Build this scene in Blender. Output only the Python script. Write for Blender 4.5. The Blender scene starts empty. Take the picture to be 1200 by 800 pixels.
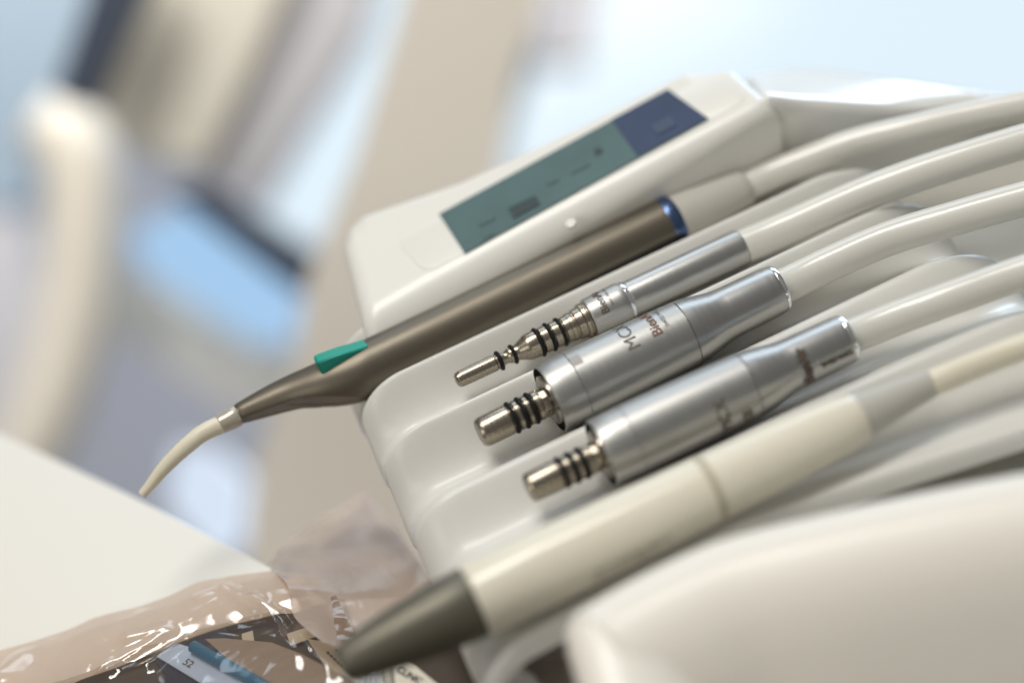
import bpy, bmesh, math, random
from mathutils import Vector, Matrix, noise
random.seed(4)
scene = bpy.context.scene
COL = scene.collection

# ------------------------------------------------------------------ camera
FOC = 85 / 36 * 1200
th, tl, el = math.radians(25), math.radians(10), math.radians(40)
va = Vector((math.cos(th)*math.cos(tl), math.sin(th)*math.cos(tl), -math.sin(tl)))
e1 = (Vector((0, 0, 1)) + math.sin(tl)*va).normalized()
e2 = e1.cross(va)
sp = math.sin(el)/e1.z; cp = math.sqrt(1-sp*sp)
vn = cp*e2 + sp*e1
vb = -sp*e2 + cp*e1
R = Matrix((va, -vb, vn))                      # camera axes -> world axes
FD = .733
def ray(px, py): return R @ Vector(((px-600)/FOC, -(py-400)/FOC, -1.0))
CAM = -(ray(700, 430)*.73)
cd = bpy.data.cameras.new('camera'); cam = bpy.data.objects.new('camera', cd); COL.objects.link(cam)
cd.lens = 85; cd.sensor_width = 36; cd.clip_start = .02; cd.clip_end = 60
cam.matrix_world = Matrix.Translation(CAM) @ R.to_4x4()
cd.dof.use_dof = True; cd.dof.focus_distance = FD; cd.dof.aperture_fstop = 2.25
scene.camera = cam

# ------------------------------------------------------------------ world, lamps, exposure
w = bpy.data.worlds.new('World'); scene.world = w; w.use_nodes = True
wn = w.node_tree; bgn = wn.nodes['Background']
tc = wn.nodes.new('ShaderNodeTexCoord'); sx = wn.nodes.new('ShaderNodeSeparateXYZ')
wr = wn.nodes.new('ShaderNodeValToRGB')
mr = wn.nodes.new('ShaderNodeMapRange'); mr.inputs[1].default_value = -1; mr.inputs[2].default_value = 1
wn.links.new(tc.outputs['Generated'], sx.inputs[0]); wn.links.new(sx.outputs[2], mr.inputs[0])
wn.links.new(mr.outputs[0], wr.inputs[0]); wn.links.new(wr.outputs[0], bgn.inputs[0])
cr = wr.color_ramp
cr.elements[0].position = .25; cr.elements[0].color = (.16, .145, .125, 1)
cr.elements[1].position = .95; cr.elements[1].color = (.60, .595, .575, 1)
e = cr.elements.new(.5); e.color = (.37, .352, .322, 1)
bgn.inputs[1].default_value = .40

def area(name, loc, target, size, sy, power, color):
    l = bpy.data.lights.new(name, 'AREA'); l.shape = 'RECTANGLE'; l.size = size; l.size_y = sy
    l.energy = power; l.color = color
    o = bpy.data.objects.new(name, l); COL.objects.link(o); o.location = loc
    o.rotation_euler = (Vector(target)-Vector(loc)).to_track_quat('-Z', 'Y').to_euler()
    return o
area('ceiling_lamp', (-.15, .25, 1.5), (0, 0, 0), 1.0, .45, 17, (1, .97, .915))
area('window_light', (.85, 1.72, 1.30), (0, 0, 0), 1.7, .9, 12, (.74, .87, 1))
area('side_window_light', (1.7, 1.65, .30), (.1, 0, 0), 1.0, .6, 19, (.58, .78, 1))
area('back_room_lamp', (.3, .65, .5), (.5, 2.2, -.4), 1.2, .6, 17, (1, .95, .88))  # unseen fill, added to brighten the blurred background
area('room_lamp', (-1.3, -.9, .9), (0, 0, 0), .7, .7, 5.0, (1, .95, .87))
scene.view_settings.view_transform = 'Standard'; scene.view_settings.look = 'None'
scene.view_settings.exposure = 0; scene.view_settings.gamma = 1
scene.view_settings.use_curve_mapping = False

# ------------------------------------------------------------------ pixel -> place helpers (design time measuring)
def onz(px, py, h=0.0):
    d = ray(px, py); t = (h-CAM.z)/d.z; return CAM + d*t
def ony(px, py, y):
    d = ray(px, py); t = (y-CAM.y)/d.y; return CAM + d*t
def ond(px, py, D): return CAM + ray(px, py)*D
def onp(px, py, n, c):                            # plane n.p = c
    d = ray(px, py); t = (c-n.dot(CAM))/n.dot(d); return CAM + d*t
def depth(p): return -(R.transposed() @ (p-CAM)).z

# ------------------------------------------------------------------ materials
def mat(name, col, rough=.5, metal=0, bump=0, bscale=200, coat=0, aniso=0, emis=0, var=0, vscale=30, spec=.5, stretch=None, sss=0, rvar=0):
    m = bpy.data.materials.new(name); m.use_nodes = True; nt = m.node_tree; p = nt.nodes['Principled BSDF']
    p.inputs['Base Color'].default_value = (*col, 1); p.inputs['Roughness'].default_value = rough
    p.inputs['Metallic'].default_value = metal; p.inputs['Coat Weight'].default_value = coat
    p.inputs['Coat Roughness'].default_value = .09
    p.inputs['Anisotropic'].default_value = aniso; p.inputs['Specular IOR Level'].default_value = spec
    if sss:
        p.inputs['Subsurface Weight'].default_value = sss; p.inputs['Subsurface Scale'].default_value = .004
    if emis:
        p.inputs['Emission Color'].default_value = (*col, 1); p.inputs['Emission Strength'].default_value = emis
    co = nt.nodes.new('ShaderNodeTexCoord'); mp = nt.nodes.new('ShaderNodeMapping')
    nt.links.new(co.outputs['Object'], mp.inputs[0])
    if stretch: mp.inputs['Scale'].default_value = stretch
    if var or rvar:
        n1 = nt.nodes.new('ShaderNodeTexNoise'); n1.inputs['Scale'].default_value = vscale; n1.inputs['Detail'].default_value = 6
        nt.links.new(mp.outputs[0], n1.inputs[0])
    if var:
        mx = nt.nodes.new('ShaderNodeMix'); mx.data_type = 'RGBA'
        mx.inputs[6].default_value = (*[c*(1-var) for c in col], 1); mx.inputs[7].default_value = (*[min(1, c*(1+var)) for c in col], 1)
        nt.links.new(n1.outputs[0], mx.inputs[0]); nt.links.new(mx.outputs[2], p.inputs['Base Color'])
    if rvar:
        m2 = nt.nodes.new('ShaderNodeMapRange'); m2.inputs[1].default_value = .3; m2.inputs[2].default_value = .7
        m2.inputs[3].default_value = rough-rvar; m2.inputs[4].default_value = rough+rvar
        nt.links.new(n1.outputs[0], m2.inputs[0]); nt.links.new(m2.outputs[0], p.inputs['Roughness'])
    if bump:
        n2 = nt.nodes.new('ShaderNodeTexNoise'); n2.inputs['Scale'].default_value = bscale; n2.inputs['Detail'].default_value = 4
        nt.links.new(mp.outputs[0], n2.inputs[0])
        b = nt.nodes.new('ShaderNodeBump'); b.inputs['Strength'].default_value = bump; b.inputs['Distance'].default_value = .0003
        nt.links.new(n2.outputs[0], b.inputs['Height']); nt.links.new(b.outputs[0], p.inputs['Normal'])
    return m

M = {}
M['tray'] = mat('moulded_white_plastic', (.70, .69, .652), .42, coat=.2, bump=.05, bscale=900, var=.025, vscale=25, rvar=.05)
M['housing'] = mat('glossy_ivory_plastic', (.78, .77, .72), .36, coat=.25, bump=.04, bscale=700, var=.02, vscale=15)
M['deck'] = mat('polished_white_plastic', (.80, .79, .75), .14, coat=.6, var=.02, vscale=15)
M['near'] = mat('ivory_housing_plastic', (.83, .79, .715), .4, coat=.2, var=.02, vscale=12)
M['hose'] = mat('silicone_hose', (.67, .655, .60), .36, coat=.7, bump=.06, bscale=500, var=.03, vscale=60)
M['hose_warm'] = mat('cream_hose', (.72, .67, .53), .33, coat=.3, var=.03, vscale=60)
M['alu'] = mat('satin_aluminium', (.45, .445, .43), .43, metal=1, bump=.05, bscale=3500, rvar=.03, vscale=900, var=.05, stretch=(1, .012, .012))
M['alu_smooth'] = mat('fine_aluminium', (.48, .475, .46), .35, metal=1, bump=.04, bscale=3500, rvar=.03, vscale=900, var=.05, stretch=(1, .012, .012))
M['chrome'] = mat('polished_edge', (.85, .87, .9), .1, metal=1)
M['steel'] = mat('turned_steel', (.34, .30, .24), .28, metal=1, bump=.03, bscale=3500, rvar=.03, vscale=1200, var=.07, stretch=(1, .012, .012))
M['steel_dark'] = mat('dark_steel', (.33, .30, .26), .25, metal=1, var=.1, vscale=300)
M['collar'] = mat('frosted_collar', (.50, .46, .38), .28, metal=.35, coat=.3, var=.1, vscale=300)
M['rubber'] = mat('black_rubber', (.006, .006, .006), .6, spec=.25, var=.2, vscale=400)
M['bore'] = mat('dark_bore', (.02, .02, .02), .6)
M['bronze'] = mat('bronze_coated_metal', (.16, .14, .108), .42, metal=.75, bump=.06, bscale=2500, rvar=.03, vscale=80)
M['bronze_dark'] = mat('bronze_flat', (.21, .18, .145), .4, metal=.7, bump=.1, bscale=2500)
M['green'] = mat('turquoise_plastic', (.0, .30, .225), .45, var=.06, vscale=200)
M['blue_ring'] = mat('anodised_blue_ring', (.09, .14, .27), .25, metal=.9)
M['sleeve'] = mat('grey_beige_rubber', (.49, .475, .425), .5, bump=.08, bscale=1200)
M['tip'] = mat('cream_tip', (.74, .68, .54), .4, var=.12, vscale=200, bump=.1, bscale=800)
M['ivory'] = mat('ivory_handpiece_plastic', (.77, .725, .60), .28, coat=.4, var=.02, vscale=50, sss=.05)
M['ivory_seam'] = mat('ivory_seam', (.50, .45, .34), .5)
M['olive'] = mat('olive_grey_nose', (.135, .125, .095), .42, metal=.45, bump=.06, bscale=1500)
M['ink'] = mat('engraved_ink', (.09, .065, .045), .6)
M['ink_brown'] = mat('engraved_brown', (.17, .09, .05), .6)
M['ink_grey'] = mat('engraved_grey', (.13, .12, .11), .6)
M['patch'] = mat('pale_engraving', (.40, .39, .375), .55)
M['ink_faint'] = mat('faint_print', (.33, .31, .25), .6)
M['lcd'] = mat('lcd_teal', (.085, .15, .155), .25, var=.25, vscale=60, coat=.3)
M['lcd_navy'] = mat('lcd_navy', (.038, .06, .125), .25, var=.2, vscale=60, coat=.3)
M['lcd_ink'] = mat('lcd_segment', (.028, .05, .052), .3)
M['lcd_soft'] = mat('lcd_faint_segment', (.072, .13, .138), .3)
M['lcd_pale'] = mat('lcd_blue_segment', (.045, .07, .132), .3)
M['led'] = mat('led_lens', (.76, .74, .69), .4, coat=.2)

# ------------------------------------------------------------------ object helpers
def tag(o, label=None, cat=None, group=None, kind=None):
    if label: o['label'] = label
    if cat: o['category'] = cat
    if group: o['group'] = group
    if kind: o['kind'] = kind
    return o
def thing(name, loc, label, cat, group=None):
    o = bpy.data.objects.new(name, None); COL.objects.link(o); o.location = loc; o.empty_display_size = .01
    return tag(o, label, cat, group)
def world_origin(o):
    p = Vector((0, 0, 0))
    while o: p += o.location; o = o.parent
    return p
def link(name, bm, m, parent=None, smooth=30, loc=None):
    """bm is in world coordinates; the object's origin goes to loc (or to its centre)"""
    bmesh.ops.recalc_face_normals(bm, faces=bm.faces)
    cs = [v.co for v in bm.verts]
    if loc is None:
        loc = sum(cs, Vector())/len(cs)
    loc = Vector(loc)
    bmesh.ops.translate(bm, verts=bm.verts, vec=-loc)
    me = bpy.data.meshes.new(name); bm.to_mesh(me); bm.free()
    if smooth:
        for p in me.polygons: p.use_smooth = True
        me.set_sharp_from_angle(angle=math.radians(smooth))
    for mm in (m if isinstance(m, (list, tuple)) else [m]): me.materials.append(mm)
    o = bpy.data.objects.new(name, me); COL.objects.link(o)
    if parent: o.parent = parent; o.location = loc - world_origin(parent)
    else: o.location = loc
    return o
def frame_of(d):
    d = d.normalized(); u = Vector((0, 0, 1)); u = (u-u.dot(d)*d).normalized(); return d, u, d.cross(u)
def lathe(O, d, prof, seg=96, cap0=True, cap1=True, flat=None):
    d, u, v = frame_of(d); bm = bmesh.new(); rings = []
    for s, r in prof:
        c = O + d*s
        rings.append([bm.verts.new(c + (u*math.cos(t)+v*math.sin(t))*max(r, 1e-5)) for t in [2*math.pi*k/seg for k in range(seg)]])
    for A, B in zip(rings, rings[1:]):
        for k in range(seg): bm.faces.new((A[k], A[(k+1) % seg], B[(k+1) % seg], B[k]))
    if cap0: bm.faces.new(rings[0])
    if cap1: bm.faces.new(rings[-1][::-1])
    return bm
def torus(c, d, r, tube, seg=72, ts=14):
    d, u, v = frame_of(d); bm = bmesh.new(); rings = []
    for k in range(seg):
        t = 2*math.pi*k/seg; o = u*math.cos(t)+v*math.sin(t)
        rings.append([bm.verts.new(c + o*(r+tube*math.cos(q)) + d*tube*math.sin(q)) for q in [2*math.pi*j/ts for j in range(ts)]])
    for k in range(seg):
        A, B = rings[k], rings[(k+1) % seg]
        for j in range(ts): bm.faces.new((A[j], A[(j+1) % ts], B[(j+1) % ts], B[j]))
    return bm
def smooth_path(pts, n=10):
    out = []
    P = [pts[0]*2-pts[1]] + pts + [pts[-1]*2-pts[-2]]
    for i in range(1, len(P)-2):
        for k in range(n):
            t = k/n; a, b, c, d = P[i-1], P[i], P[i+1], P[i+2]
            out.append(.5*((2*b)+(c-a)*t+(2*a-5*b+4*c-d)*t*t+(3*b-a-3*c+d)*t**3))
    out.append(pts[-1]); return out
def tube(pts, rad, seg=40, n=10, cap=True):
    q = smooth_path(pts, n); rr = smooth_path([Vector((r, 0, 0)) for r in rad], n)
    bm = bmesh.new(); rings = []
    for i, p in enumerate(q):
        d = (q[min(i+1, len(q)-1)]-q[max(i-1, 0)]).normalized()
        u = Vector((0, 0, 1)); u = (u-u.dot(d)*d).normalized(); v = d.cross(u)
        rings.append([bm.verts.new(p+(u*math.cos(t)+v*math.sin(t))*rr[i].x) for t in [2*math.pi*k/seg for k in range(seg)]])
    for A, B in zip(rings, rings[1:]):
        for k in range(seg): bm.faces.new((A[k], A[(k+1) % seg], B[(k+1) % seg], B[k]))
    if cap: bm.faces.new(rings[0]); bm.faces.new(rings[-1][::-1])
    return bm
def prism(top, off, bevel=0, seg=4, vbevel=0, vseg=6, shrink=0):
    """solid from an outline (list of points) and an offset vector"""
    bm = bmesh.new(); c = sum(top, Vector())/len(top)
    A = [bm.verts.new(p) for p in top]
    B = [bm.verts.new(p+off+(c-p)*shrink) for p in top]
    bm.faces.new(A); bm.faces.new(B[::-1]); n = len(A); ve = []
    for k in range(n): bm.faces.new((A[k], B[k], B[(k+1) % n], A[(k+1) % n]))
    bm.edges.ensure_lookup_table()
    if vbevel:
        ve = [e for e in bm.edges if (e.verts[0] in A) != (e.verts[1] in A)]
        bmesh.ops.bevel(bm, geom=ve, offset=vbevel, segments=vseg, affect='EDGES', profile=.5)
    if bevel:
        bmesh.ops.recalc_face_normals(bm, faces=bm.faces)
        on = off.normalized()
        es = [e for e in bm.edges if len(e.link_faces) == 2 and any(len(f.verts) > 4 or vbevel == 0 and len(f.verts) == n for f in e.link_faces)
              and e.calc_face_angle(0) > math.radians(40)]
        es = [e for e in es if abs((e.verts[0].co-e.verts[1].co).normalized().dot(on)) < .8]
        bmesh.ops.bevel(bm, geom=es, offset=bevel, segments=seg, affect='EDGES', profile=.5)
    return bm
def text_mesh(s, size, bold=0.0):
    cu = bpy.data.curves.new('t', 'FONT'); cu.body = s; cu.size = size; cu.offset = bold; cu.resolution_u = 3
    o = bpy.data.objects.new('t', cu); COL.objects.link(o)
    dg = bpy.context.evaluated_depsgraph_get(); me = bpy.data.meshes.new_from_object(o.evaluated_get(dg))
    bpy.data.objects.remove(o); bm = bmesh.new(); bm.from_mesh(me); bpy.data.meshes.remove(me)
    xs = [v.co.x for v in bm.verts]; ys = [v.co.y for v in bm.verts]; st = size*.12
    for ax_, lo, hi in ((Vector((1, 0, 0)), min(xs), max(xs)), (Vector((0, 1, 0)), min(ys), max(ys))):
        q = lo+st
        while q < hi:
            bmesh.ops.bisect_plane(bm, geom=list(bm.verts)+list(bm.edges)+list(bm.faces), plane_co=ax_*q, plane_no=ax_, dist=1e-7); q += st
    bmesh.ops.triangulate(bm, faces=bm.faces)
    return bm

class Axis:
    """a straight instrument axis; stations and radii measured on it"""
    def __init__(s, a, b, h=0.0):
        s.a, s.b, s.h = a, b, h; s.O = onz(*a, h); s.d = (onz(*b, h)-s.O).normalized()
    def at(s, x):
        y = s.a[1]+(s.b[1]-s.a[1])*(x-s.a[0])/(s.b[0]-s.a[0]); return onz(x, y, s.h)
    def S(s, x): return (s.at(x)-s.O).dot(s.d)
    def r(s, x, rp): return rp*depth(s.at(x))/FOC
    def prof(s, l): return [(s.S(x), s.r(x, rp)) for x, rp in l]
    def lathe(s, l, **k): return lathe(s.O, s.d, s.prof(l), **k)
    def ring(s, x, rp, tp): return torus(s.at(x), s.d, s.r(x, rp-tp), s.r(x, tp))
    def wrap(s, bm, x, ang, rfun, along=False, flip=1):
        """wrap flat artwork round the barrel. default: text runs round the barrel with its top towards the tip"""
        d, u, v = frame_of(s.d); s0 = s.S(x)
        for vt in bm.verts:
            tx, ty = vt.co.x, vt.co.y
            if along: ss, arc = s0+tx, -ty
            else: ss, arc = s0-ty, -tx
            r = rfun(ss)+.00006
            a = ang + arc/r
            vt.co = s.O + d*ss + (u*math.cos(a)+v*math.sin(a))*r
        return bm
# angle convention: u is up, v = d x u ; viewer side is where v points away from / towards the camera
SIGN = 1 if Vector((1, 0, 0)).cross(Vector((0, 0, 1))).y < 0 else -1     # v = x cross z = -y : towards the camera

# ------------------------------------------------------------------ the console: tray, display housing, deck
console = thing('dental_console', (0.02, 0, -.05), 'ivory dental console with grooved instrument rest and slanted display panel', 'dental console')

CR = [(.060, .004), (.0325, .0035), (.0088, .0018), (-.0195, -.0024), (-.0505, -.0030), (-.0800, -.0100)]
def crest_shift(x, i):
    if i == 5:
        xs = [(-.085, -.082), (-.06, -.0775), (.005, -.0745), (.043, -.081), (.092, -.092), (.14, -.104)]
        for (x0, y0), (x1, y1) in zip(xs, xs[1:]):
            if x <= x1 or x1 == .14:
                t = max(0, min(1, (x-x0)/(x1-x0))); return y0+(y1-y0)*t
    if i == 4: return -.0505-.05*max(0, x-.03)
    return CR[i][0]
def xl(y): return -.0700+(y-.0175)*.085
def xr(y): return .1255-(y-.0)*.16
def tray_z(x, y):
    ys = [crest_shift(x, i) for i in range(6)]
    z = CR[0][1]
    if y <= ys[5]: z = CR[5][1]
    for i in range(5):
        if ys[i+1] <= y <= ys[i]:
            t = (ys[i]-y)/(ys[i]-ys[i+1]); zc = CR[i][1]*(1-t)+CR[i+1][1]*t
            zv = [-.0085, -.0095, -.0125, -.0125, -.0145][i]
            s = math.sin(math.pi*t); c = (1-math.cos(2*math.pi*t))/2
            z = zc+(zv-zc)*(.55*(math.sqrt(s*s+.012)-math.sqrt(.012))/(math.sqrt(1.012)-math.sqrt(.012))+.45*c)
    dl = (x-xl(y))/.017
    if dl < 1: z -= .0150*(1-math.sqrt(max(0, 1-(1-max(0, dl))**2)))
    dr = (xr(y)-x)/.028
    if dr < 1: z -= .018*(1-math.sqrt(max(0, 1-(1-max(0, dr))**2)))
    return z
bm = bmesh.new(); NX, NY = 220, 300; g = []
for i in range(NX+1):
    col = []
    a = i/NX; a = .5-.5*math.cos(math.pi*a)
    for j in range(NY+1):
        b = j/NY
        y0 = .060; 
        yn = crest_shift(-.075+.2*a, 5)-.002
        y = y0+(yn-y0)*b
        x = xl(y)+(xr(y)-xl(y))*a
        z = tray_z(x, y)
        if b > .975: z -= .006*((b-.975)/.025)**2
        col.append(bm.verts.new((x, y, z)))
    g.append(col)
for i in range(NX):
    for j in range(NY): bm.faces.new((g[i][j], g[i][j+1], g[i+1][j+1], g[i+1][j]))
# undercut skirt below the rounded edge
loop = [g[0][j] for j in range(NY+1)]+[g[i][NY] for i in range(1, NX+1)]+[g[NX][j] for j in range(NY-1, -1, -1)]+[g[i][0] for i in range(NX-1, 0, -1)]
cen = Vector((.025, -.01, 0)); prev = loop
for dz, sh in ((-.0035, .015), (-.009, .045), (-.035, .10)):
    cur = []
    for v in loop:
        q = v.co+(Vector((cen.x, cen.y, v.co.z))-v.co)*sh
        near = v.co.y < -.069
        if near and v.co.x > -.066: q = v.co+Vector((0, .012*sh/.1*3, 0))
        q.z = v.co.z+dz; cur.append(bm.verts.new(q))
    for k in range(len(loop)): bm.faces.new((prev[k], prev[(k+1) % len(loop)], cur[(k+1) % len(loop)], cur[k]))
    prev = cur
link('instrument_rest', bm, M['tray'], console, smooth=60)

# display housing, slanted top
pn = Vector((-.11, -.15, 1)); pc = pn.dot(Vector((-.057, .05, .008)))
pl = lambda x, y: onp(x, y, pn, pc)
bk = [pl(*p) for p in ((396, 260), (450, 240), (545, 205), (700, 131), (845, 56), (900, 29))]
def yb(x):
    for p, q in zip(bk, bk[1:]):
        if x <= q.x or q is bk[-1]:
            t = max(0, (x-p.x)/(q.x-p.x)); return p.y+(q.y-p.y)*t
def hxl(y): a_, b_ = pl(392, 262), pl(427, 397); return b_.x+(a_.x-b_.x)*(y-b_.y)/(a_.y-b_.y)
def hxr(y): a_, b_ = pl(858, 74), pl(901, 112); return b_.x+(a_.x-b_.x)*(y-b_.y)/(a_.y-b_.y)-.0000
def drop(dist, r): return 0 if dist >= r else r*(1-math.sqrt(max(0, 1-(1-max(0, dist)/r)**2)))
bm = bmesh.new(); NX, NY = 150, 130; G = []
for i in range(NX+1):
    u_ = .5-.5*math.cos(math.pi*i/NX); c_ = []
    for j in range(NY+1):
        w_ = .5-.5*math.cos(math.pi*j/NY)
        xm = -.05+.15*u_; yf = .0500; yk = yb(xm)
        y = yf+(yk-yf)*w_; x = hxl(y)+(hxr(y)-hxl(y))*u_
        z = pc+.11*x+.15*y
        tt = max(0, min(1, (x+.03)/.11)); rf_ = .011*(1-tt)+.0045*tt
        z -= drop(y-yf, rf_) + drop(yk-y, .004) + drop(x-hxl(y), .006) + drop(hxr(y)-x, .005)
        # softened corners
        cx = max(0, 1-(x-hxl(y))/.010); cy = max(0, 1-(yk-y)/.010); z -= .006*cx*cy
        cx = max(0, 1-(hxr(y)-x)/.014); z -= .010*cx*cy
        c_.append(bm.verts.new((x, y, z)))
    G.append(c_)
for i in range(NX):
    for j in range(NY): bm.faces.new((G[i][j], G[i][j+1], G[i+1][j+1], G[i+1][j]))
loop = [G[0][j] for j in range(NY+1)]+[G[i][NY] for i in range(1, NX+1)]+[G[NX][j] for j in range(NY-1, -1, -1)]+[G[i][0] for i in range(NX-1, 0, -1)]
cur = [bm.verts.new(Vector((v.co.x+(.03-v.co.x)*.06, v.co.y+(.075-v.co.y)*.06*(v.co.y > .06), v.co.z-.04))) for v in loop]
for k in range(len(loop)): bm.faces.new((loop[k], loop[(k+1) % len(loop)], cur[(k+1) % len(loop)], cur[k]))
hs = link('display_housing', bm, M['housing'], console, smooth=60)
pnn = pn.normalized()
def onpanel(pts, up, th_): return prism([pl(*p)+pnn*up for p in pts], -pnn*th_)
def panel_bev(pts, up, th_, bv, vb): return prism([pl(*p)+pnn*up for p in pts], -pnn*th_, bevel=bv, seg=3, vbevel=vb, vseg=5)
link('display_frame', panel_bev([(462, 283), (843, 82), (878, 117), (499, 321)], .0002, .003, .0003, .004), M['housing'], hs, smooth=40)
scr = link('display_screen', onpanel([(515, 252), (783, 106), (831, 141), (545, 298)], .0006, .002), M['lcd'], hs, smooth=0)
link('blue_screen_area', onpanel([(717, 142), (782.5, 106.5), (830, 141), (748, 185)], .0008, .001), M['lcd_navy'], scr, smooth=0)
link('screen_readout', onpanel([(596, 246), (628, 231), (634, 241), (603, 258)], .0009, .0008), M['lcd_ink'], scr, smooth=0)
link('screen_symbol', onpanel([(696, 178), (704, 174), (707, 180), (699, 184)], .0009, .0008), M['lcd_ink'], scr, smooth=0)
for q in ([(560, 262), (578, 253), (581, 258), (563, 267)], [(640, 214), (652, 208), (655, 213), (643, 219)], [(566, 278), (578, 272), (580, 276), (568, 282)], [(668, 203), (690, 192), (692, 195), (670, 206)]):
    link('screen_readout', onpanel(q, .0009, .0008), M['lcd_soft'], scr, smooth=0)
link('blue_readout', onpanel([(764, 150), (786, 138), (793, 149), (771, 161)], .0011, .0008), M['lcd_pale'], scr, smooth=0)
c = pl(669, 262); link('indicator_lamp', lathe(c-pnn*.0005, pnn, [(0, .0018), (.0008, .0018), (.0012, .0009)], seg=24), M['led'], hs)  # pale disc imitating a bright reflection on the housing, not a lamp

# lower deck beyond the panel, running to the right
def YP(x, y, yy): return ony(x, y, yy)
Ff = [Vector((.090, .0550, .0225)), YP(899, 113, .0525), YP(940, 118, .052), YP(985, 122, .051), YP(1040, 128, .0505), YP(1085, 133, .050), YP(1180, 148, .049), YP(1300, 170, .048)]
Bb_ = [onz(862, 98, .014), onz(884, 84, .010), onz(930, 76, .005), onz(1000, 83, .000), (onz(1090, 94, -.006)), onz(1190, 109, -.010), onz(1300, 126, -.014), onz(1420, 145, -.018)]
Ff = smooth_path(Ff, 6); Bb_ = smooth_path(Bb_, 6); bm = bmesh.new(); rings = []
for f, b_ in zip(Ff, Bb_):
    n_ = (b_-f); L_ = n_.length; n_ = n_/L_; dn = Vector((0, 0, -1))
    sec = [f+dn*.06, f+dn*.0040+n_*0, f+dn*.0015+n_*.0008, f+n_*.0030+dn*.0001, f+n_*.006, b_-n_*.006, b_-n_*.002+dn*.0006, b_+dn*.003, b_+dn*.06]
    rings.append([bm.verts.new(p) for p in sec])
for A, B in zip(rings, rings[1:]):
    for k in range(8): bm.faces.new((A[k], A[k+1], B[k+1], B[k]))
link('side_deck', bm, M['deck'], console, smooth=60)
# underside arm below hose ends
bm = prism([Vector(p) for p in ((.106, .055, -.024), (.102, -.03, -.027), (.03, -.06, -.032), (.0, -.20, -.034), (.40, -.22, -.05), (.40, .07, -.045))], Vector((0, 0, -.03)), bevel=.006, seg=4)
link('support_arm', bm, M['sleeve'], console, smooth=45)

# near housing in the foreground
pts = [onz(x, y, .012) for x, y in ((628, 800), (636, 748), (656, 717), (694, 688), (762, 651), (845, 616), (960, 587), (1080, 561), (1230, 533), (1400, 508))]
far = pts[2:]
bm = bmesh.new(); rings = []
# cross section swept along the far edge: (distance towards camera, height)
sec = [(.004, -.06), (.0, -.012), (.0006, -.006), (.0035, -.0015), (.008, .0), (.016, -.0012), (.024, -.0045), (.030, -.010), (.036, -.018), (.046, -.036), (.062, -.07), (.085, -.12)]
path = smooth_path([far[0]+Vector((-.012, -.075, -.012)), far[0]+Vector((-.0085, -.035, -.006)), far[0]+Vector((-.004, -.012, -.002))] + far, 8)
cpt = far[0]+Vector((.05, -.09, 0))
for i, p in enumerate(path):
    d = (path[min(i+1, len(path)-1)]-path[max(i-1, 0)]); d.z = 0; d.normalize()
    n = Vector((d.y, -d.x, 0))
    rings.append([bm.verts.new(p+n*a_+Vector((0, 0, h_))) for a_, h_ in sec])
for A, B in zip(rings, rings[1:]):
    for k in range(len(sec)-1): bm.faces.new((A[k], A[k+1], B[k+1], B[k]))
nh = link('foreground_housing', bm, M['near'], None, smooth=80)
tag(nh, 'large rounded ivory equipment housing in the blurred foreground beside the white handpiece', 'equipment housing')

# ------------------------------------------------------------------ instruments
def hose(parent, pts, hs_, rp, m, r0=None):
    P = [onz(x, y, h) for (x, y), h in zip(pts, hs_)]
    rr = [rp*depth(p)/FOC for p in P]
    if isinstance(rp, (int, float)): rr = [rp*depth(P[0])/FOC]*len(P)
    return link('hose', tube(P, rr, seg=48, n=12), m, parent, smooth=60)

# 1: scaler
sc = thing('ultrasonic_scaler', onz(512, 385), 'bronze grey scaler handpiece with turquoise slide and curved cream tip, nearest the display', 'dental handpiece')
A1 = Axis((443, 427), (790, 260), .001)
N1 = Axis((256, 498), (279.5, 486), .001)
ctr = [(279.5, 486, 12.2), (286, 483, 14), (313, 472.5, 18.5), (344, 461.5, 23), (385, 450, 29.5), (420, 437.8, 33), (443, 427, 33.6), (480, 409.2, 33.2), (560, 370.7, 32.6), (680, 312.9, 32.6), (775, 267.2, 32.8), (779, 265.3, 32.8)]
PB = [onz(x, y, .001) for x, y, r_ in ctr]
bm = tube(PB, [r_*depth(p)/FOC for (x, y, r_), p in zip(ctr, PB)], seg=120, n=12)
d, u, v = frame_of(A1.d)
s0_ = (onz(279.5, 486, .001)-A1.O).dot(d); s1_ = (onz(408, 442, .001)-A1.O).dot(d)
cl = smooth_path(PB, 12); rl = smooth_path([Vector((r_*depth(p)/FOC, 0, 0)) for (x, y, r_), p in zip(ctr, PB)], 12)
for vt in bm.verts:                                # thumb facet on the viewer's side of the nose
    s_ = (vt.co-A1.O).dot(d)
    if s_ > s1_: continue
    i_ = min(range(len(cl)), key=lambda i: abs((cl[i]-vt.co).dot(d)))
    t = (s1_-s_)/(s1_-s0_); q = vt.co-cl[i_]; fn = (v*.80+u*-.48).normalized(); lim = rl[i_].x*(1-.42*min(1, t*2.2)+.25*max(0, t-.5))
    k = q.dot(fn)
    if k > lim: vt.co -= fn*(k-lim)*.95
link('body', bm, M['bronze'], sc, smooth=24)
d1 = A1.d
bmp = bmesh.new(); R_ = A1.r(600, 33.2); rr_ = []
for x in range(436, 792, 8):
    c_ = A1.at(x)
    rr_.append([bmp.verts.new(c_+(u*math.cos(q)+v*math.sin(q))*r_) for r_, q in [(R_+.0001, math.radians(a_*(1-k/27)+258*k/27)) for a_ in [97-17*(x-436)/356] for k in range(28)]+[(R_+.0012, math.radians(a_*k/27+258*(1-k/27))) for a_ in [97-17*(x-436)/356] for k in range(28)]])
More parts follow.
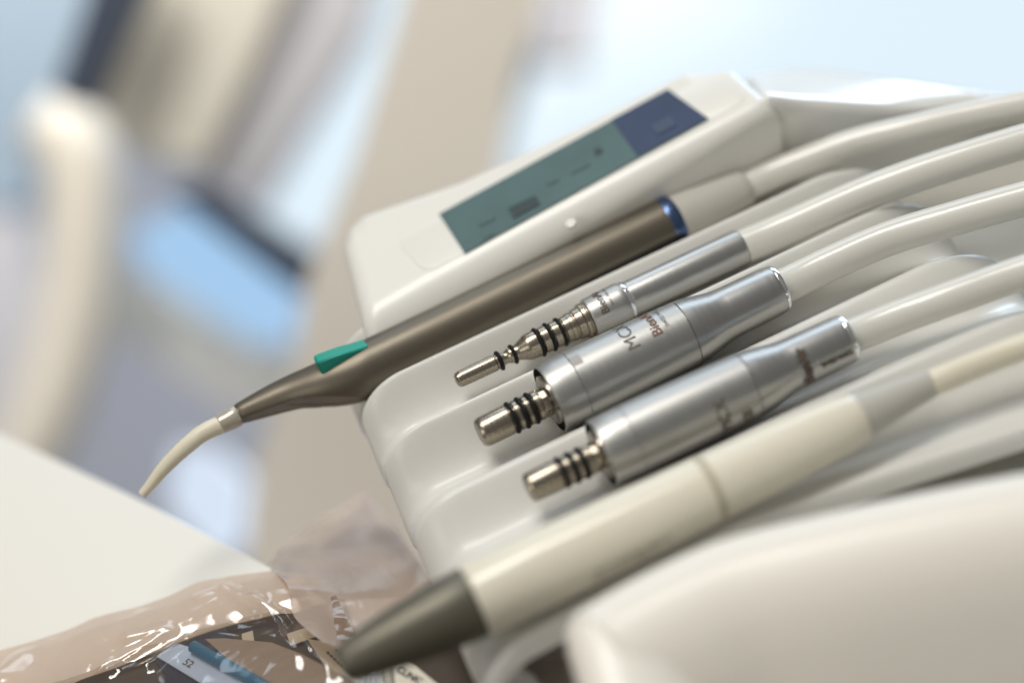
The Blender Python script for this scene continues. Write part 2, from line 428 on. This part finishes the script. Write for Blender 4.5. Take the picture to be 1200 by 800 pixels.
for A_, B_ in zip(rr_, rr_[1:]):
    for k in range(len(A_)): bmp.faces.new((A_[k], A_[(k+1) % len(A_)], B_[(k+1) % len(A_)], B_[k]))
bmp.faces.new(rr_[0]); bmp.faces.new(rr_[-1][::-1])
link('cradle_liner', bmp, M['rubber'], console, smooth=40)  # black strip added to imitate the shadowed gap under the bronze handpiece
# slide switch standing on the top edge
def wp(px, py, off=0): return A1.at(px)
def onA(x, up, side):   # local frame of the handpiece
    return A1.O + d*A1.S(x) + u*up + v*side
K = .00026
top = [onA(368, .0118, -.0030), onA(428, .0098, -.0030), onA(420, .0070, -.0030), onA(368, .0055, -.0030)]
bm = bmesh.new()
sl = [(383, .0112), (387, .0114), (408, .0103), (440, .0086), (424, .0058), (383, .0050)]
Aa = [bm.verts.new(onA(x, h+.0006, .0012)) for x, h in sl]; Bb = [bm.verts.new(onA(x, h+.0004, -.0035)) for x, h in sl]
bm.faces.new(Aa); bm.faces.new(Bb[::-1])
for k in range(6): bm.faces.new((Aa[k], Bb[k], Bb[(k+1) % 6], Aa[(k+1) % 6]))
bmesh.ops.bevel(bm, geom=list(bm.edges), offset=.0004, segments=3, affect='EDGES')
link('slide_switch', bm, M['green'], sc, smooth=30)
link('collar', N1.lathe([(257, 10.4), (258, 11.4), (262, 11.9), (266, 12.1), (268, 12.6), (273, 12.8), (277.5, 12.8), (279, 12)]), M['collar'], sc)
link('ring', A1.lathe([(778, 32), (780.5, 33.2), (782, 33.6), (789, 33.2), (791.5, 32.4), (793, 31)]), M['blue_ring'], sc)
tp = [(266, 494), (256, 498.5), (244, 504), (231, 512), (209, 531), (190.6, 550), (178, 566), (167, 579)]
rp = [10.8, 10.8, 10.6, 10.3, 9.6, 8.3, 6.9, 5.7]
y0 = N1.at(266).y
P = [ony(x, y, y0-.00002*(266-x)) for x, y in tp]
link('tip', tube(P, [r_*depth(p)/FOC for r_, p in zip(rp, P)], seg=32, n=8), M['tip'], sc, smooth=50)
link('sleeve', A1.lathe([(792, 30), (793, 31), (815, 29), (840, 26), (866, 23), (873, 21.8), (875, 20)]), M['sleeve'], sc)
hose(sc, [(872, 220.5), (905, 204.5), (940, 190), (1000, 168), (1067, 152), (1133, 137), (1210, 121), (1330, 92)], [.001, .0015, .003, .006, .008, .009, .010, .012], 17, M['hose'])

# 2: turbine coupling
cpn = thing('turbine_coupling', onz(735, 350), 'slim metal coupling with exposed steel nose ringed in black, engraved collar and beige hose', 'dental coupling')
A2 = Axis((535, 446), (871, 289), 0)
nose = [(534, 3), (534.6, 6.2), (536, 7.9), (538.5, 8.8), (542, 9.1), (580, 9.2), (581, 8.2), (586, 8.0), (588, 7.9), (590, 6.8), (592, 6.6), (595, 7.5), (597, 8.7), (606, 8.9), (608, 9.8), (612, 11.4), (617, 14.0), (619.5, 14.8), (629, 14.9), (630, 13.6), (634, 13.6), (635, 14.6), (642, 14.8), (643, 13.6), (647, 13.6), (648, 14.7), (655, 14.8), (656, 13.6), (660, 13.6), (661, 14.8), (668, 15.2)]
link('connector_nose', A2.lathe([(x, r_*1.07) for x, r_ in nose]), M['steel'], cpn, smooth=28)
for x, r_ in ((585.3, 11.2), (601.5, 11.0), (631.5, 16.6), (644.3, 16.6), (657, 16.6)):
    link('o_ring', A2.ring(x, r_*1.07+.5, 2.4), M['rubber'], cpn, smooth=60)
link('stepped_ring', A2.lathe([(666, 15), (667, 17), (671, 17.4), (672, 16.6), (674, 16.6), (675, 18.4), (682, 19), (683, 21.4), (686.5, 21.8), (687.5, 20.6), (689, 20.6), (690, 22.5)]), M['steel'], cpn, smooth=28)
link('collar', A2.lathe([(689.5, 21), (690.2, 23.4), (692, 24.2), (726, 25.2), (730, 25.1), (733.5, 23.4), (734.5, 21.8), (735, 20)]), M['alu'], cpn, smooth=25)
link('edge_ring', A2.lathe([(732.5, 22), (733, 23.9), (735, 24), (736.6, 23.2), (737.2, 21.5)]), M['chrome'], cpn)
link('sleeve', A2.lathe([(736.5, 20), (737, 21.6), (738, 22.2), (866, 22.7), (868.6, 22.3), (870, 21.2), (870.2, 18.6)]), M['alu_smooth'], cpn, smooth=25)
hose(cpn, [(866, 291.3), (900, 277), (935, 262), (1010, 229), (1070, 206.5), (1130, 187), (1210, 163), (1330, 130)], [0, .0005, .0015, .004, .006, .0075, .009, .011], 20.6, M['hose'])
rf = lambda ss: A2.r(712, 24.9)
V = math.pi/2
link('logo_lettering', A2.wrap(text_mesh('BienAir', .0036, .00006), 709, .98, rf), M['ink'], cpn, smooth=0)
link('small_lettering', A2.wrap(text_mesh('SWITZERLAND', .00125), 716.5, .75, rf), M['ink'], cpn, smooth=0)

# 3 and 4: micromotors
def motor(ax, X, hosepts, hz, label, n1, dim=1.0):
    """X maps stations; nose, collar, barrel, neck"""
    t = thing('micromotor', ax.at(X(803)), label, 'dental micromotor', 'silver micromotors on the instrument rest')
    L = lambda l: ax.lathe([(X(x), r_) for x, r_ in l])
    link('connector_nose', L([(561.5, 13.5), (562, 15.8), (564, 17.4), (567, 18.2), (596, 18.4), (597.5, 16.8), (603.5, 16.8), (604.5, 18.2), (608.5, 18.2), (609.5, 16.8), (615, 16.8), (616, 18.2), (619.5, 18.2), (620.5, 16.8), (626, 16.8), (627, 18.2), (632, 18.2), (633, 16.6), (650, 16.4)]), M['steel'], t, smooth=28)
    for x in (600.5, 612.2, 623.2): link('o_ring', ax.ring(X(x), 20.3, 2.7), M['rubber'], t, smooth=60)
    # drive dogs between nose and collar
    bmc = bmesh.new(); dd, uu, vv = frame_of(ax.d)
    for k in range(8):
        a_ = 2*math.pi*k/8+.3; o = uu*math.cos(a_)+vv*math.sin(a_); w_ = dd.cross(o); cc = ax.at(X(638))
        r0 = ax.r(X(638), 15.5); r1 = ax.r(X(638), 17.8); hl = ax.r(X(638), 4.0); ww = ax.r(X(638), 4.4)
        vs = [bmc.verts.new(cc+o*(r1 if i & 1 else r0)+dd*(hl if i & 2 else -hl)+w_*(ww if i & 4 else -ww)) for i in range(8)]
        for f in ((0, 1, 3, 2), (4, 6, 7, 5), (0, 4, 5, 1), (2, 3, 7, 6), (0, 2, 6, 4), (1, 5, 7, 3)): bmc.faces.new([vs[i] for i in f])
    link('drive_lugs', bmc, M['steel'], t, smooth=0)
    link('inner_ring', L([(640, 17), (640.3, 27), (642, 30.5), (645, 31.5), (646, 29.5), (648, 29.5), (649, 32.5), (654, 33)]), M['steel_dark'], t, smooth=28)
    link('bore', ax.lathe([(X(654), 15), (X(654), 39.2), (X(644.0), 40.1)], cap1=False, cap0=False), M['bore'], t)
    link('collar', ax.lathe([(X(644.2), 40.0), (X(643.7), 40.6), (X(643.9), 41.3), (X(646), 42.2), (X(660), 43.2), (X(674.2), 43.6), (X(674.8), 43.0)], cap0=False, cap1=False), M['alu'], t, smooth=25)
    brl = [(675.0, 43.0), (675.5, 43.6), (700, 43.4), (740, 42.6), (775, 41.4), (802.4, 40.2), (803.0, 39.5)]
    link('barrel', L(brl), M['alu'], t, smooth=25)
    link('neck', L([(803.4, 39.5), (803.9, 40.1), (815, 38.8), (828, 35.6), (838, 32.9), (845, 31.6), (852, 31.0), (905, 30.2), (909.5, 29.2), (912.3, 27.8), (913.4, 25.8), (913.8, 20)]), M['alu_smooth'], t, smooth=22)
    link('end_ring', L([(909.0, 27.5), (909.6, 29.6), (911, 29.9), (912.6, 29.4), (914, 28), (914.6, 25)]), M['chrome'], t)
    h_ = hose(t, hosepts, hz, 20.6, M['hose'])
    return t
A3 = Axis((563, 507.5), (912, 338), 0)
m3 = motor(A3, lambda x: x, [(908, 340), (940, 325), (975, 308), (1040, 280), (1115, 257), (1200, 233), (1330, 198)], [0, 0, .001, .003, .005, .007, .010],
           'sharp silver micromotor with engraved grey and brown lettering, directly below the slim coupling', 0)
rb = lambda ss: A3.r(740, 41.5)
link('model_lettering', A3.wrap(text_mesh('MCX', .0058, 0), 747, .62, lambda s: A3.r(730, 42.9)), M['ink_grey'], m3, smooth=0)
link('logo_lettering', A3.wrap(text_mesh('BienAir', .0046, .00007), 774, .56, lambda s: A3.r(765, 41.9)), M['ink_brown'], m3, smooth=0)
link('small_lettering', A3.wrap(text_mesh('SWISS MADE', .0018), 784, .42, lambda s: A3.r(777, 41.5)), M['ink_grey'], m3, smooth=0)
bm = bmesh.new(); bmesh.ops.create_grid(bm, x_segments=8, y_segments=4, size=.5)
for q in bm.verts: q.co.x *= .0042; q.co.y *= .0034
link('engraved_patch', A3.wrap(bm, 681, .12, lambda s: A3.r(682, 43.6)), M['patch'], m3, smooth=0)

A4 = Axis((619.5, 572), (992, 396.5), 0)
X4 = lambda x: 619.5+(x-563)*(992-619.5)/(912-563)*1.0 if x > 655 else 619.5+(x-563)*1.045
m4 = motor(A4, X4, [(988, 398.4), (1020, 385), (1060, 369), (1115, 349), (1200, 319), (1330, 278)], [0, 0, .001, .003, .005, .009],
           'slightly blurred silver micromotor with dark marks low on its side, next to the ivory handpiece', 1)
LOW = 1.05
def mark(ax, name, s, size, x, ang, rp_, m, par, bold=.0001, along=False):
    link(name, ax.wrap(text_mesh(s, size, bold), x, ang, lambda ss: ax.r(x, rp_), along=along), m, par, smooth=0)
mark(A4, 'model_lettering', 'MCX', .0052, 838, 1.9, 42.6, M['ink'], m4, 0)
mark(A4, 'approval_mark', 'CE', .0040, 862, 1.95, 42.4, M['ink'], m4, .0001)
mark(A4, 'logo_lettering', 'BienAir', .0042, 938, 1.9, 33.2, M['ink'], m4, .0002)
mark(A4, 'small_lettering', 'SWISS MADE', .0018, 950, 1.45, 32.3, M['ink'], m4, .00012, along=True)

# 5: ivory handpiece
hp = thing('ivory_handpiece', onz(827, 574), 'thick ivory handpiece with olive grey nose cone, lying nearest the foreground housing', 'dental handpiece')
A5 = Axis((406, 776), (1006, 488.5), 0)
link('nose_cone', A5.lathe([(399, 17), (400, 20.5), (403, 22.8), (408, 24.4), (425, 28.6), (445, 32.6), (480, 37.8), (520, 41.8), (553, 43.6), (555, 42.8)]), M['olive'], hp)
link('body', A5.lathe([(555, 41.5), (556, 43.6), (558, 45.2), (561, 45.8), (640, 45.4), (720, 44.2), (826, 41.3), (827, 40.2)]), M['ivory'], hp)
link('seam_ring', A5.lathe([(826, 39), (827, 41.6), (834, 41.3), (835, 39)]), M['ivory_seam'], hp)
link('rear_body', A5.lathe([(834.5, 39), (835.5, 41), (900, 39.2), (950, 36.8), (985, 34), (1000, 31.8), (1006, 29.5), (1008, 26)]), M['ivory'], hp)
link('sleeve', A5.lathe([(1004, 28), (1012, 27.4), (1040, 23.6), (1070, 19.8), (1090, 17.6), (1092, 15)]), M['sleeve'], hp)
hose(hp, [(1084, 451.5), (1110, 441), (1150, 424.5), (1200, 405.5), (1330, 362)], [0, .0005, .001, .002, .005], 16.2, M['hose_warm'])
bm = bmesh.new(); xx = 0
for row in range(2):
    xx = 0
    while xx < (.024 if row == 0 else .019):
        wd = random.uniform(.0007, .0015); h = .0017
        for q in range(random.choice((1, 2))):
            vs = [bm.verts.new((xx+a_, -row*.0028+b_+q*.0009, 0)) for a_, b_ in ((0, 0), (wd, 0), (wd, h*.4), (0, h*.4))]; bm.faces.new(vs)
        xx += wd+.0005
link('faint_print', A5.wrap(bm, 676, 1.60, lambda s: A5.r(710, 44.8)+.00005, along=True), M['ink_faint'], hp, smooth=0)

# ------------------------------------------------------------------ board and pouches, lower left
M['board'] = mat('cream_board', (.78, .75, .68), .5, var=.012, vscale=8, bump=.03, bscale=400)
def film(name, tint, haze, hcol, rough=.06, bumps=.5, bscale=60):
    m = bpy.data.materials.new(name); m.use_nodes = True; nt = m.node_tree; nt.nodes.remove(nt.nodes['Principled BSDF'])
    out = nt.nodes['Material Output']
    tr = nt.nodes.new('ShaderNodeBsdfTransparent'); tr.inputs[0].default_value = (*tint, 1)
    df = nt.nodes.new('ShaderNodeBsdfDiffuse'); df.inputs[0].default_value = (*hcol, 1)
    tl_ = nt.nodes.new('ShaderNodeBsdfTranslucent'); tl_.inputs[0].default_value = (*hcol, 1)
    gl = nt.nodes.new('ShaderNodeBsdfGlossy'); gl.inputs[0].default_value = (1, 1, 1, 1); gl.inputs[1].default_value = rough
    m0 = nt.nodes.new('ShaderNodeMixShader'); m0.inputs[0].default_value = .35
    m1 = nt.nodes.new('ShaderNodeMixShader'); m1.inputs[0].default_value = haze
    m2 = nt.nodes.new('ShaderNodeMixShader'); fr_ = nt.nodes.new('ShaderNodeLayerWeight'); fr_.inputs[0].default_value = .5; pw = nt.nodes.new('ShaderNodeMath'); pw.operation = 'POWER'; pw.inputs[1].default_value = 4; mr_ = nt.nodes.new('ShaderNodeMapRange'); mr_.inputs[3].default_value = .09; mr_.inputs[4].default_value = .75
    co = nt.nodes.new('ShaderNodeTexCoord'); no = nt.nodes.new('ShaderNodeTexNoise'); no.inputs['Scale'].default_value = bscale
    no.inputs['Detail'].default_value = 3; no.inputs['Distortion'].default_value = 1.2
    bp = nt.nodes.new('ShaderNodeBump'); bp.inputs['Strength'].default_value = bumps; bp.inputs['Distance'].default_value = .002
    l = nt.links.new
    l(co.outputs['Object'], no.inputs[0]); l(no.outputs[0], bp.inputs['Height'])
    for n_ in (gl, fr_, df): l(bp.outputs[0], n_.inputs['Normal'])
    l(df.outputs[0], m0.inputs[1]); l(tl_.outputs[0], m0.inputs[2]); l(tr.outputs[0], m1.inputs[1]); l(m0.outputs[0], m1.inputs[2])
    l(fr_.outputs['Facing'], pw.inputs[0]); l(pw.outputs[0], mr_.inputs[0]); l(mr_.outputs[0], m2.inputs[0]); l(m1.outputs[0], m2.inputs[1]); l(gl.outputs[0], m2.inputs[2]); l(m2.outputs[0], out.inputs[0])
    return m
M['seal'] = film('rosy_sealed_film', (.9, .8, .72), .80, (.80, .66, .55), .09, .10, 30)
M['clear'] = film('clear_brown_film', (.86, .80, .74), .07, (.52, .43, .38), .06, .12, 40)
M['rosy'] = film('rosy_pouch_film', (.9, .8, .72), .74, (.76, .62, .53), .16, .4, 40)
M['navy'] = mat('navy_plastic', (.02, .03, .07), .3, var=.4, vscale=80)
M['brown'] = mat('dark_brown_lining', (.055, .04, .028), .6, var=.5, vscale=60)
M['tanpaper'] = mat('taupe_paper', (.33, .27, .22), .55, var=.18, vscale=70, stretch=(1, 5, 1), bump=.2)
M['card'] = mat('pale_blue_card', (.52, .68, .95), .4, var=.06, vscale=150)
M['teal'] = mat('petrol_blue_plastic', (.012, .16, .33), .35, var=.08, vscale=90)
M['paper'] = mat('label_paper', (.64, .60, .50), .7, var=.04, vscale=200)
M['print'] = mat('label_print', (.02, .02, .02), .7)
M['foil'] = mat('crumpled_silver_lining', (.55, .62, .75), .12, metal=.9, bump=1, bscale=150)

ZB = -.044
bq = [onz(-260, 420, ZB), onz(0, 507, ZB), onz(150, 578, ZB), onz(322, 667, ZB), onz(380, 760, ZB), onz(300, 980, ZB), onz(-300, 980, ZB)]
bd = link('cream_board', prism(bq, Vector((.002, 0, -.006)), bevel=.0008, seg=2), M['board'], None, smooth=40)
tag(bd, 'plain cream work board under the clear pouches at the lower left', 'work board')

def sheet(rows, name, m, parent, n=10, amp=.0, fscale=60, ridges=(), seed=0, zoff=0):
    """smooth sheet through rows of measured points [(x,y,height)...]; amp = crumple"""
    R3 = [smooth_path([onz(x, y, h) for x, y, h in r], n) for r in rows]
    cols = [smooth_path([r[i] for r in R3], n) for i in range(len(R3[0]))]
    bm_ = bmesh.new(); G = []
    for c_ in cols:
        o = []
        for p in c_:
            q = p.copy()
            f = noise.noise(Vector((p.x*fscale+seed, p.y*fscale, seed)))+.5*abs(noise.noise(Vector((p.x*fscale*2.3, p.y*fscale*2.3+seed, 3))))
            q.z += amp*f+zoff
            for (ax_, ay_, bx_, by_, w_, h_) in ridges:
                a_, b_ = onz(ax_, ay_, p.z), onz(bx_, by_, p.z); ab = b_-a_; t = max(0, min(1, (p-a_).dot(ab)/ab.length_squared))
                dd = (p-(a_+ab*t)).length; q.z += h_*.62*max(0, 1-dd/(3.2*w_))**1.25
            o.append(bm_.verts.new(q))
        G.append(o)
    for A, B in zip(G, G[1:]):
        for k in range(len(A)-1): bm_.faces.new((A[k], A[k+1], B[k+1], B[k]))
    return link(name, bm_, m, parent, smooth=80)

pz = -.040
p1 = thing('sterile_pouch', onz(200, 760, pz), 'crinkled clear pouch with rosy sealed edge and petrol blue tool inside, on the cream board', 'sterile pouch')
T = [(-60, 782), (0, 762), (50, 748), (80, 738), (112, 724), (160, 711), (200, 698), (232, 682), (270, 674), (322, 668), (352, 672)]
B = [(-60, 850), (0, 832), (60, 812), (95, 797), (130, 782), (170, 767), (205, 753), (245, 738), (285, 728), (330, 722), (366, 712)]
mid = [((a_[0]+b_[0])/2, (a_[1]+b_[1])/2) for a_, b_ in zip(T, B)]
rg = [(268, 688, 330, 722, .0012, .0020), (262, 690, 296, 716, .001, .0016), (235, 700, 262, 690, .0010, .0018), (300, 700, 318, 724, .0012, .0018),
      (150, 748, 190, 738, .0012, .0022), (120, 782, 200, 742, .0011, .0016), (0, 790, 26, 770, .0018, .0025), (60, 752, 240, 700, .0028, .0012)]
sheet([[(x, y, pz-.001) for x, y in T], [(x, y, pz+.003) for x, y in mid], [(x, y, pz+.0015) for x, y in B]], 'sealed_edge', M['seal'], p1, n=14, amp=.0009, fscale=55, ridges=rg)
# lining below (dark), contents, film above
sheet([[(40, 812, pz-.0025), (130, 784, pz-.0025), (250, 738, pz-.0025), (380, 706, pz-.0025), (400, 690, pz-.0025)], [(20, 940, pz-.0025), (140, 940, pz-.0025), (260, 940, pz-.0025), (400, 940, pz-.0025), (470, 900, pz-.0025)]], 'backing', M['brown'], p1, n=6)
def slab(name, pts_, z, th_, m, par, bev=.0004): return link(name, prism([onz(x, y, z) for x, y in pts_], Vector((0, 0, -th_)), bevel=bev, seg=2), m, par, smooth=40)
slab('navy_case', [(222, 748), (262, 734), (276, 750), (250, 770), (300, 840), (150, 850), (196, 790), (182, 774)], pz-.0010, .0018, M['navy'], p1)
cardo = slab('tool_card', [(183, 768), (205, 752), (238, 762), (330, 812), (420, 880), (340, 880), (236, 800)], pz+.0003, .0008, M['card'], p1, .0002)
bm = text_mesh('52', .0036, .00005)
o_ = onz(213, 777, pz+.00045); dx = (onz(232, 787, pz+.00045)-o_).normalized(); dy = Vector((0, 0, 1)).cross(dx)
for vt in bm.verts: vt.co = o_+dx*vt.co.x+dy*vt.co.y
link('card_number', bm, M['ink_grey'], cardo, smooth=0)
tb = [onz(x, y, pz+.0018) for x, y in ((226, 757), (262, 777), (300, 798), (352, 828))]
link('tool_handle', tube(tb, [.0019]*4, seg=28, n=6), M['teal'], p1, smooth=50)
slab('paper_strip', [(240, 748), (262, 747), (318, 752), (352, 765), (450, 815), (520, 880), (400, 900), (300, 800)], pz+.0030, .0004, M['tanpaper'], p1, .0001)
slab('tan_tag', [(283, 742), (296, 738), (298, 750), (284, 753)], pz+.0016, .0005, M['paper'], p1, .0001)
slab('tan_tag', [(336, 742), (372, 730), (378, 742), (340, 756)], pz-.0010, .0005, M['paper'], p1, .0001)
rg2 = [(200, 742, 130, 792, .0010, .0022), (196, 752, 124, 792, .0009, .0018), (218, 752, 175, 785, .0010, .0020), (175, 785, 128, 793, .001, .0016), (320, 724, 350, 780, .0008, .0020), (332, 716, 366, 768, .0008, .0018),
       (350, 700, 362, 752, .0010, .002), (368, 700, 384, 752, .0010, .0022), (352, 752, 388, 790, .0016, .0030), (225, 746, 320, 752, .0016, .0016), (320, 752, 420, 805, .0018, .0016), (60, 812, 120, 786, .0014, .002)]
sheet([[(30, 812, pz+.001), (95, 797, pz+.001), (130, 782, pz+.0018), (205, 753, pz+.0018), (285, 728, pz+.002), (345, 716, pz+.0022), (395, 700, pz+.001)],
       [(20, 850, pz+.002), (90, 835, pz+.003), (140, 830, pz+.004), (215, 800, pz+.0045), (300, 780, pz+.0045), (370, 765, pz+.0035), (420, 750, pz+.001)],
       [(10, 930, pz+.001), (90, 930, pz+.003), (150, 930, pz+.004), (240, 920, pz+.0045), (330, 900, pz+.0045), (420, 880, pz+.0035), (480, 850, pz+.001)]],
      'film', M['clear'], p1, n=26, amp=.0007, fscale=70, ridges=rg2, seed=11, zoff=.0012)

# second pouch, standing up behind, blurred
p2 = thing('sterile_pouch', onz(420, 650, -.05), 'rosy translucent pouch corner standing up behind the ivory handpiece nose', 'sterile pouch')
def P2(x, y, D): return ond(x, y, D)
rows = [[(312, 664, .765), (345, 628, .80), (424, 578, .83), (432, 582, .83)], [(336, 684, .735), (372, 668, .755), (435, 640, .78), (468, 625, .79)],
        [(345, 722, .722), (400, 705, .735), (470, 690, .745), (505, 678, .755)], [(378, 752, .712), (430, 765, .72), (500, 750, .73), (560, 730, .735)]]
Rr = [smooth_path([ond(*q) for q in r], 10) for r in rows]; cols = [smooth_path([r[i] for r in Rr], 10) for i in range(len(Rr[0]))]
bm = bmesh.new(); G = []
for c_ in cols:
    G.append([bm.verts.new(p+Vector((0, -.002, .002))*noise.noise(p*55)*1.2) for p in c_])
for A_, B_ in zip(G, G[1:]):
    for k in range(len(A_)-1): bm.faces.new((A_[k], A_[k+1], B_[k+1], B_[k]))
link('film', bm, M['rosy'], p2, smooth=80)
off = Vector((.001, .003, -.003))
bm = prism([ond(x, y, D)+off for x, y, D in ((322, 668, .775), (350, 640, .80), (424, 588, .835), (494, 668, .765), (470, 700, .755), (380, 705, .755))], off, bevel=.0005)
link('backing', bm, M['tanpaper'], p2, smooth=40)

# printed label with barcode under the nose
lb = thing('barcode_label', onz(440, 790, -.045), 'small beige paper label printed with a barcode, under the olive nose cone', 'label')
lz = pz-.0005
LP = [(360, 748), (386, 752), (420, 748), (487, 780), (530, 815), (470, 900), (420, 840)]
link('paper', prism([onz(x, y, lz) for x, y in LP], Vector((0, 0, -.0005))), M['paper'], lb, smooth=0)
o_ = onz(424, 795, lz+.00015); dx = (onz(490, 780, lz)-onz(424, 795, lz)).normalized(); dy = Vector((0, 0, 1)).cross(dx)
dwn = -dy
bm = bmesh.new(); xx = 0
while xx < .011:
    wd = random.choice((.0003, .0005, .0008))
    vs = [bm.verts.new(o_+dx*(a_-.001)+dy*b_) for a_, b_ in ((xx, -.006), (xx+wd, -.006), (xx+wd, .0015), (xx, .0015))]; bm.faces.new(vs); xx += wd+random.choice((.0003, .0005))
link('barcode', bm, M['print'], lb, smooth=0)
def flat_text(s, size, a_, b_, z, m, par, name, bold=.00004):
    o2 = onz(*a_, z); ex = (onz(*b_, z)-o2).normalized(); ey = Vector((0, 0, 1)).cross(ex); bm2 = text_mesh(s, size, bold)
    for vt in bm2.verts: vt.co = o2+ex*vt.co.x+ey*vt.co.y
    link(name, bm2, m, par, smooth=0)
flat_text('CLINIC', .0030, (464, 786), (500, 806), lz+.00015, M['print'], lb, 'label_lettering', .00008)
for k in range(3):
    bm = bmesh.new(); xx = 0; o2 = onz(382+k*10, 764-k*3, lz+.00015); ex = (onz(424+k*10, 806-k*3, lz)-onz(382+k*10, 764-k*3, lz)).normalized(); ey = Vector((0, 0, 1)).cross(ex)
    while xx < .013:
        wd = random.uniform(.0006, .0016)
        vs = [bm.verts.new(o2+ex*a_+ey*b_) for a_, b_ in ((xx, 0), (xx+wd, 0), (xx+wd, .0007), (xx, .0007))]; bm.faces.new(vs); xx += wd+.0004
    link('printed_line', bm, M['print'], lb, smooth=0)

# third pouch, in the gap under the tray corner
p3 = thing('sterile_pouch', onz(560, 800, -.06), 'dark lined pouch peeping out below the corner of the instrument rest', 'sterile pouch')
sheet([[(470, 730, -.052), (540, 720, -.055), (620, 715, -.06), (700, 690, -.06)], [(440, 800, -.05), (530, 790, -.052), (620, 790, -.055), (720, 780, -.06)], [(440, 900, -.048), (530, 900, -.05), (640, 900, -.05), (760, 900, -.06)]], 'lining', M['brown'], p3, n=10, amp=.002, fscale=60)
sheet([[(585, 735, -.050), (610, 725, -.052), (680, 705, -.056)], [(590, 770, -.047), (640, 765, -.048), (700, 750, -.05)], [(600, 830, -.044), (660, 830, -.045), (740, 830, -.05)]], 'film', M['rosy'], p3, n=12, amp=.002, fscale=80, seed=9)
link('bright_fold', tube([onz(x, y, -.044) for x, y in ((588, 776), (602, 784), (618, 795), (632, 812))], [.0009, .0016, .0018, .0014], seg=16, n=6), M['card'], p3)  # pale blue tube stands in for a highlight on the pouch

# ------------------------------------------------------------------ blurred room behind
def glow(name, col, s):
    m = bpy.data.materials.new(name); m.use_nodes = True; nt = m.node_tree; p = nt.nodes['Principled BSDF']
    p.inputs['Base Color'].default_value = (.03, .03, .03, 1); p.inputs['Emission Color'].default_value = (*col, 1); p.inputs['Emission Strength'].default_value = s
    p.inputs['Roughness'].default_value = .15
    return m
M['win'] = glow('daylight_window', (.74, .87, .96), 1.0)
M['win_blue'] = glow('blue_daylight_window', (.36, .58, .84), 1.0)
M['win_white'] = glow('bright_daylight_window', (.66, .76, .90), 1.0)
M['wall'] = mat('lavender_wall', (.55, .58, .68), .7)
M['beige'] = mat('beige_cabinet', (.84, .78, .69), .5)
M['sand'] = mat('sand_cushion', (.70, .67, .59), .6)
M['mauve'] = mat('grey_upholstery', (.54, .54, .59), .6)
M['steelblue'] = mat('steel_blue_panel', (.29, .38, .48), .5)
M['dark'] = mat('dark_trim', (.03, .045, .08), .5)
M['cream_arm'] = mat('cream_lamp_arm', (.82, .77, .68), .4)
BK = R @ Vector((0, 0, -1))
def back(name, pts_, D, th_, m, label=None, cat=None, kind=None, vb=0, parent=None):
    o = link(name, prism([ond(x, y, D) for x, y in pts_], BK*th_, vbevel=vb), m, parent, smooth=30)
    if label: tag(o, label, cat)
    if kind: o['kind'] = kind
    return o
back('wall', [(-1200, -3000), (3600, -3000), (3600, 2200), (-1200, 2200)], 3.4, .1, M['wall'], kind='structure')
back('window', [(560, -2600), (3200, -2600), (3200, 330), (560, 330)], 3.2, .05, M['win'], 'large pale blue bright window behind the display at the upper right', 'window')
back('window', [(440, -60), (510, -60), (470, 60), (410, 240), (372, 290), (335, 275), (292, 232), (330, 170), (428, 30)], 1.42, .03, M['win'], 'narrow slanting bright window left of the beige cabinet', 'window')
back('window', [(150, 275), (220, 236), (350, 330), (340, 402), (300, 402), (175, 322)], 1.3, .03, M['win_blue'], 'blue lit window pane under a dark bar, left of the display', 'window')
back('window', [(205, 525), (250, 530), (288, 565), (282, 640), (250, 660), (195, 590)], 1.22, .03, M['win_white'], 'small white glowing pane just behind the curved scaler tip', 'window')
back('cabinet', [(500, -90), (640, -90), (628, 20), (600, 90), (585, 190), (560, 420), (520, 800), (300, 800), (290, 640), (300, 540), (345, 420), (362, 320), (385, 262), (420, 175)], 1.08, .25, M['beige'], 'tall beige cabinet side, blurred, behind the left end of the console', 'cabinet')
back('hanging_panel', [(600, -90), (720, -90), (690, 66), (640, 72), (598, 20)], 1.42, .05, M['mauve'], 'grey panel hanging before the large bright window', 'panel')
back('chair_backrest', [(170, -60), (350, -60), (285, 90), (235, 190), (160, 180), (110, 130)], 1.2, .08, M['sand'], 'sand coloured chair backrest, blurred, at the upper left', 'chair backrest')
back('cushion', [(345, -60), (440, -60), (420, 20), (330, 170), (295, 232), (215, 195), (285, 90)], 1.22, .08, M['mauve'], 'grey lavender cushion beside the sand backrest', 'cushion')
back('wall_panel', [(-60, -60), (140, -60), (70, 110), (30, 240), (-60, 250)], 1.4, .04, M['steelblue'], 'steel blue panel in the upper left corner', 'panel')
back('dark_bar', [(122, -60), (186, -60), (104, 125), (62, 112)], 1.15, .03, M['dark'], 'dark slanting bar between blue panel and sand backrest', 'bar')
back('dark_bar', [(196, 226), (245, 216), (374, 300), (352, 345), (330, 330)], 1.17, .03, M['dark'], 'dark bar above the blue window pane', 'bar')
back('floor_strip', [(120, 320), (180, 330), (300, 408), (340, 408), (340, 470), (280, 480), (120, 380)], 1.36, .04, M['beige'], kind='structure')
back('side_cushion', [(-60, 250), (30, 250), (60, 420), (20, 540), (-60, 540)], 1.4, .06, M['mauve'], 'grey brown cushion at the far left edge behind the cream arm', 'cushion')
ar = [ond(x, y, 1.3) for x, y in ((45, 140), (85, 170), (98, 230), (95, 320), (80, 400), (55, 480), (30, 540))]
tag(link('lamp_arm', tube(ar, [.017, .021, .021, .0205, .0205, .0205, .019], seg=32, n=8), M['cream_arm'], None, smooth=60), 'cream curved lamp arm, blurred, at the left behind the board', 'lamp arm')
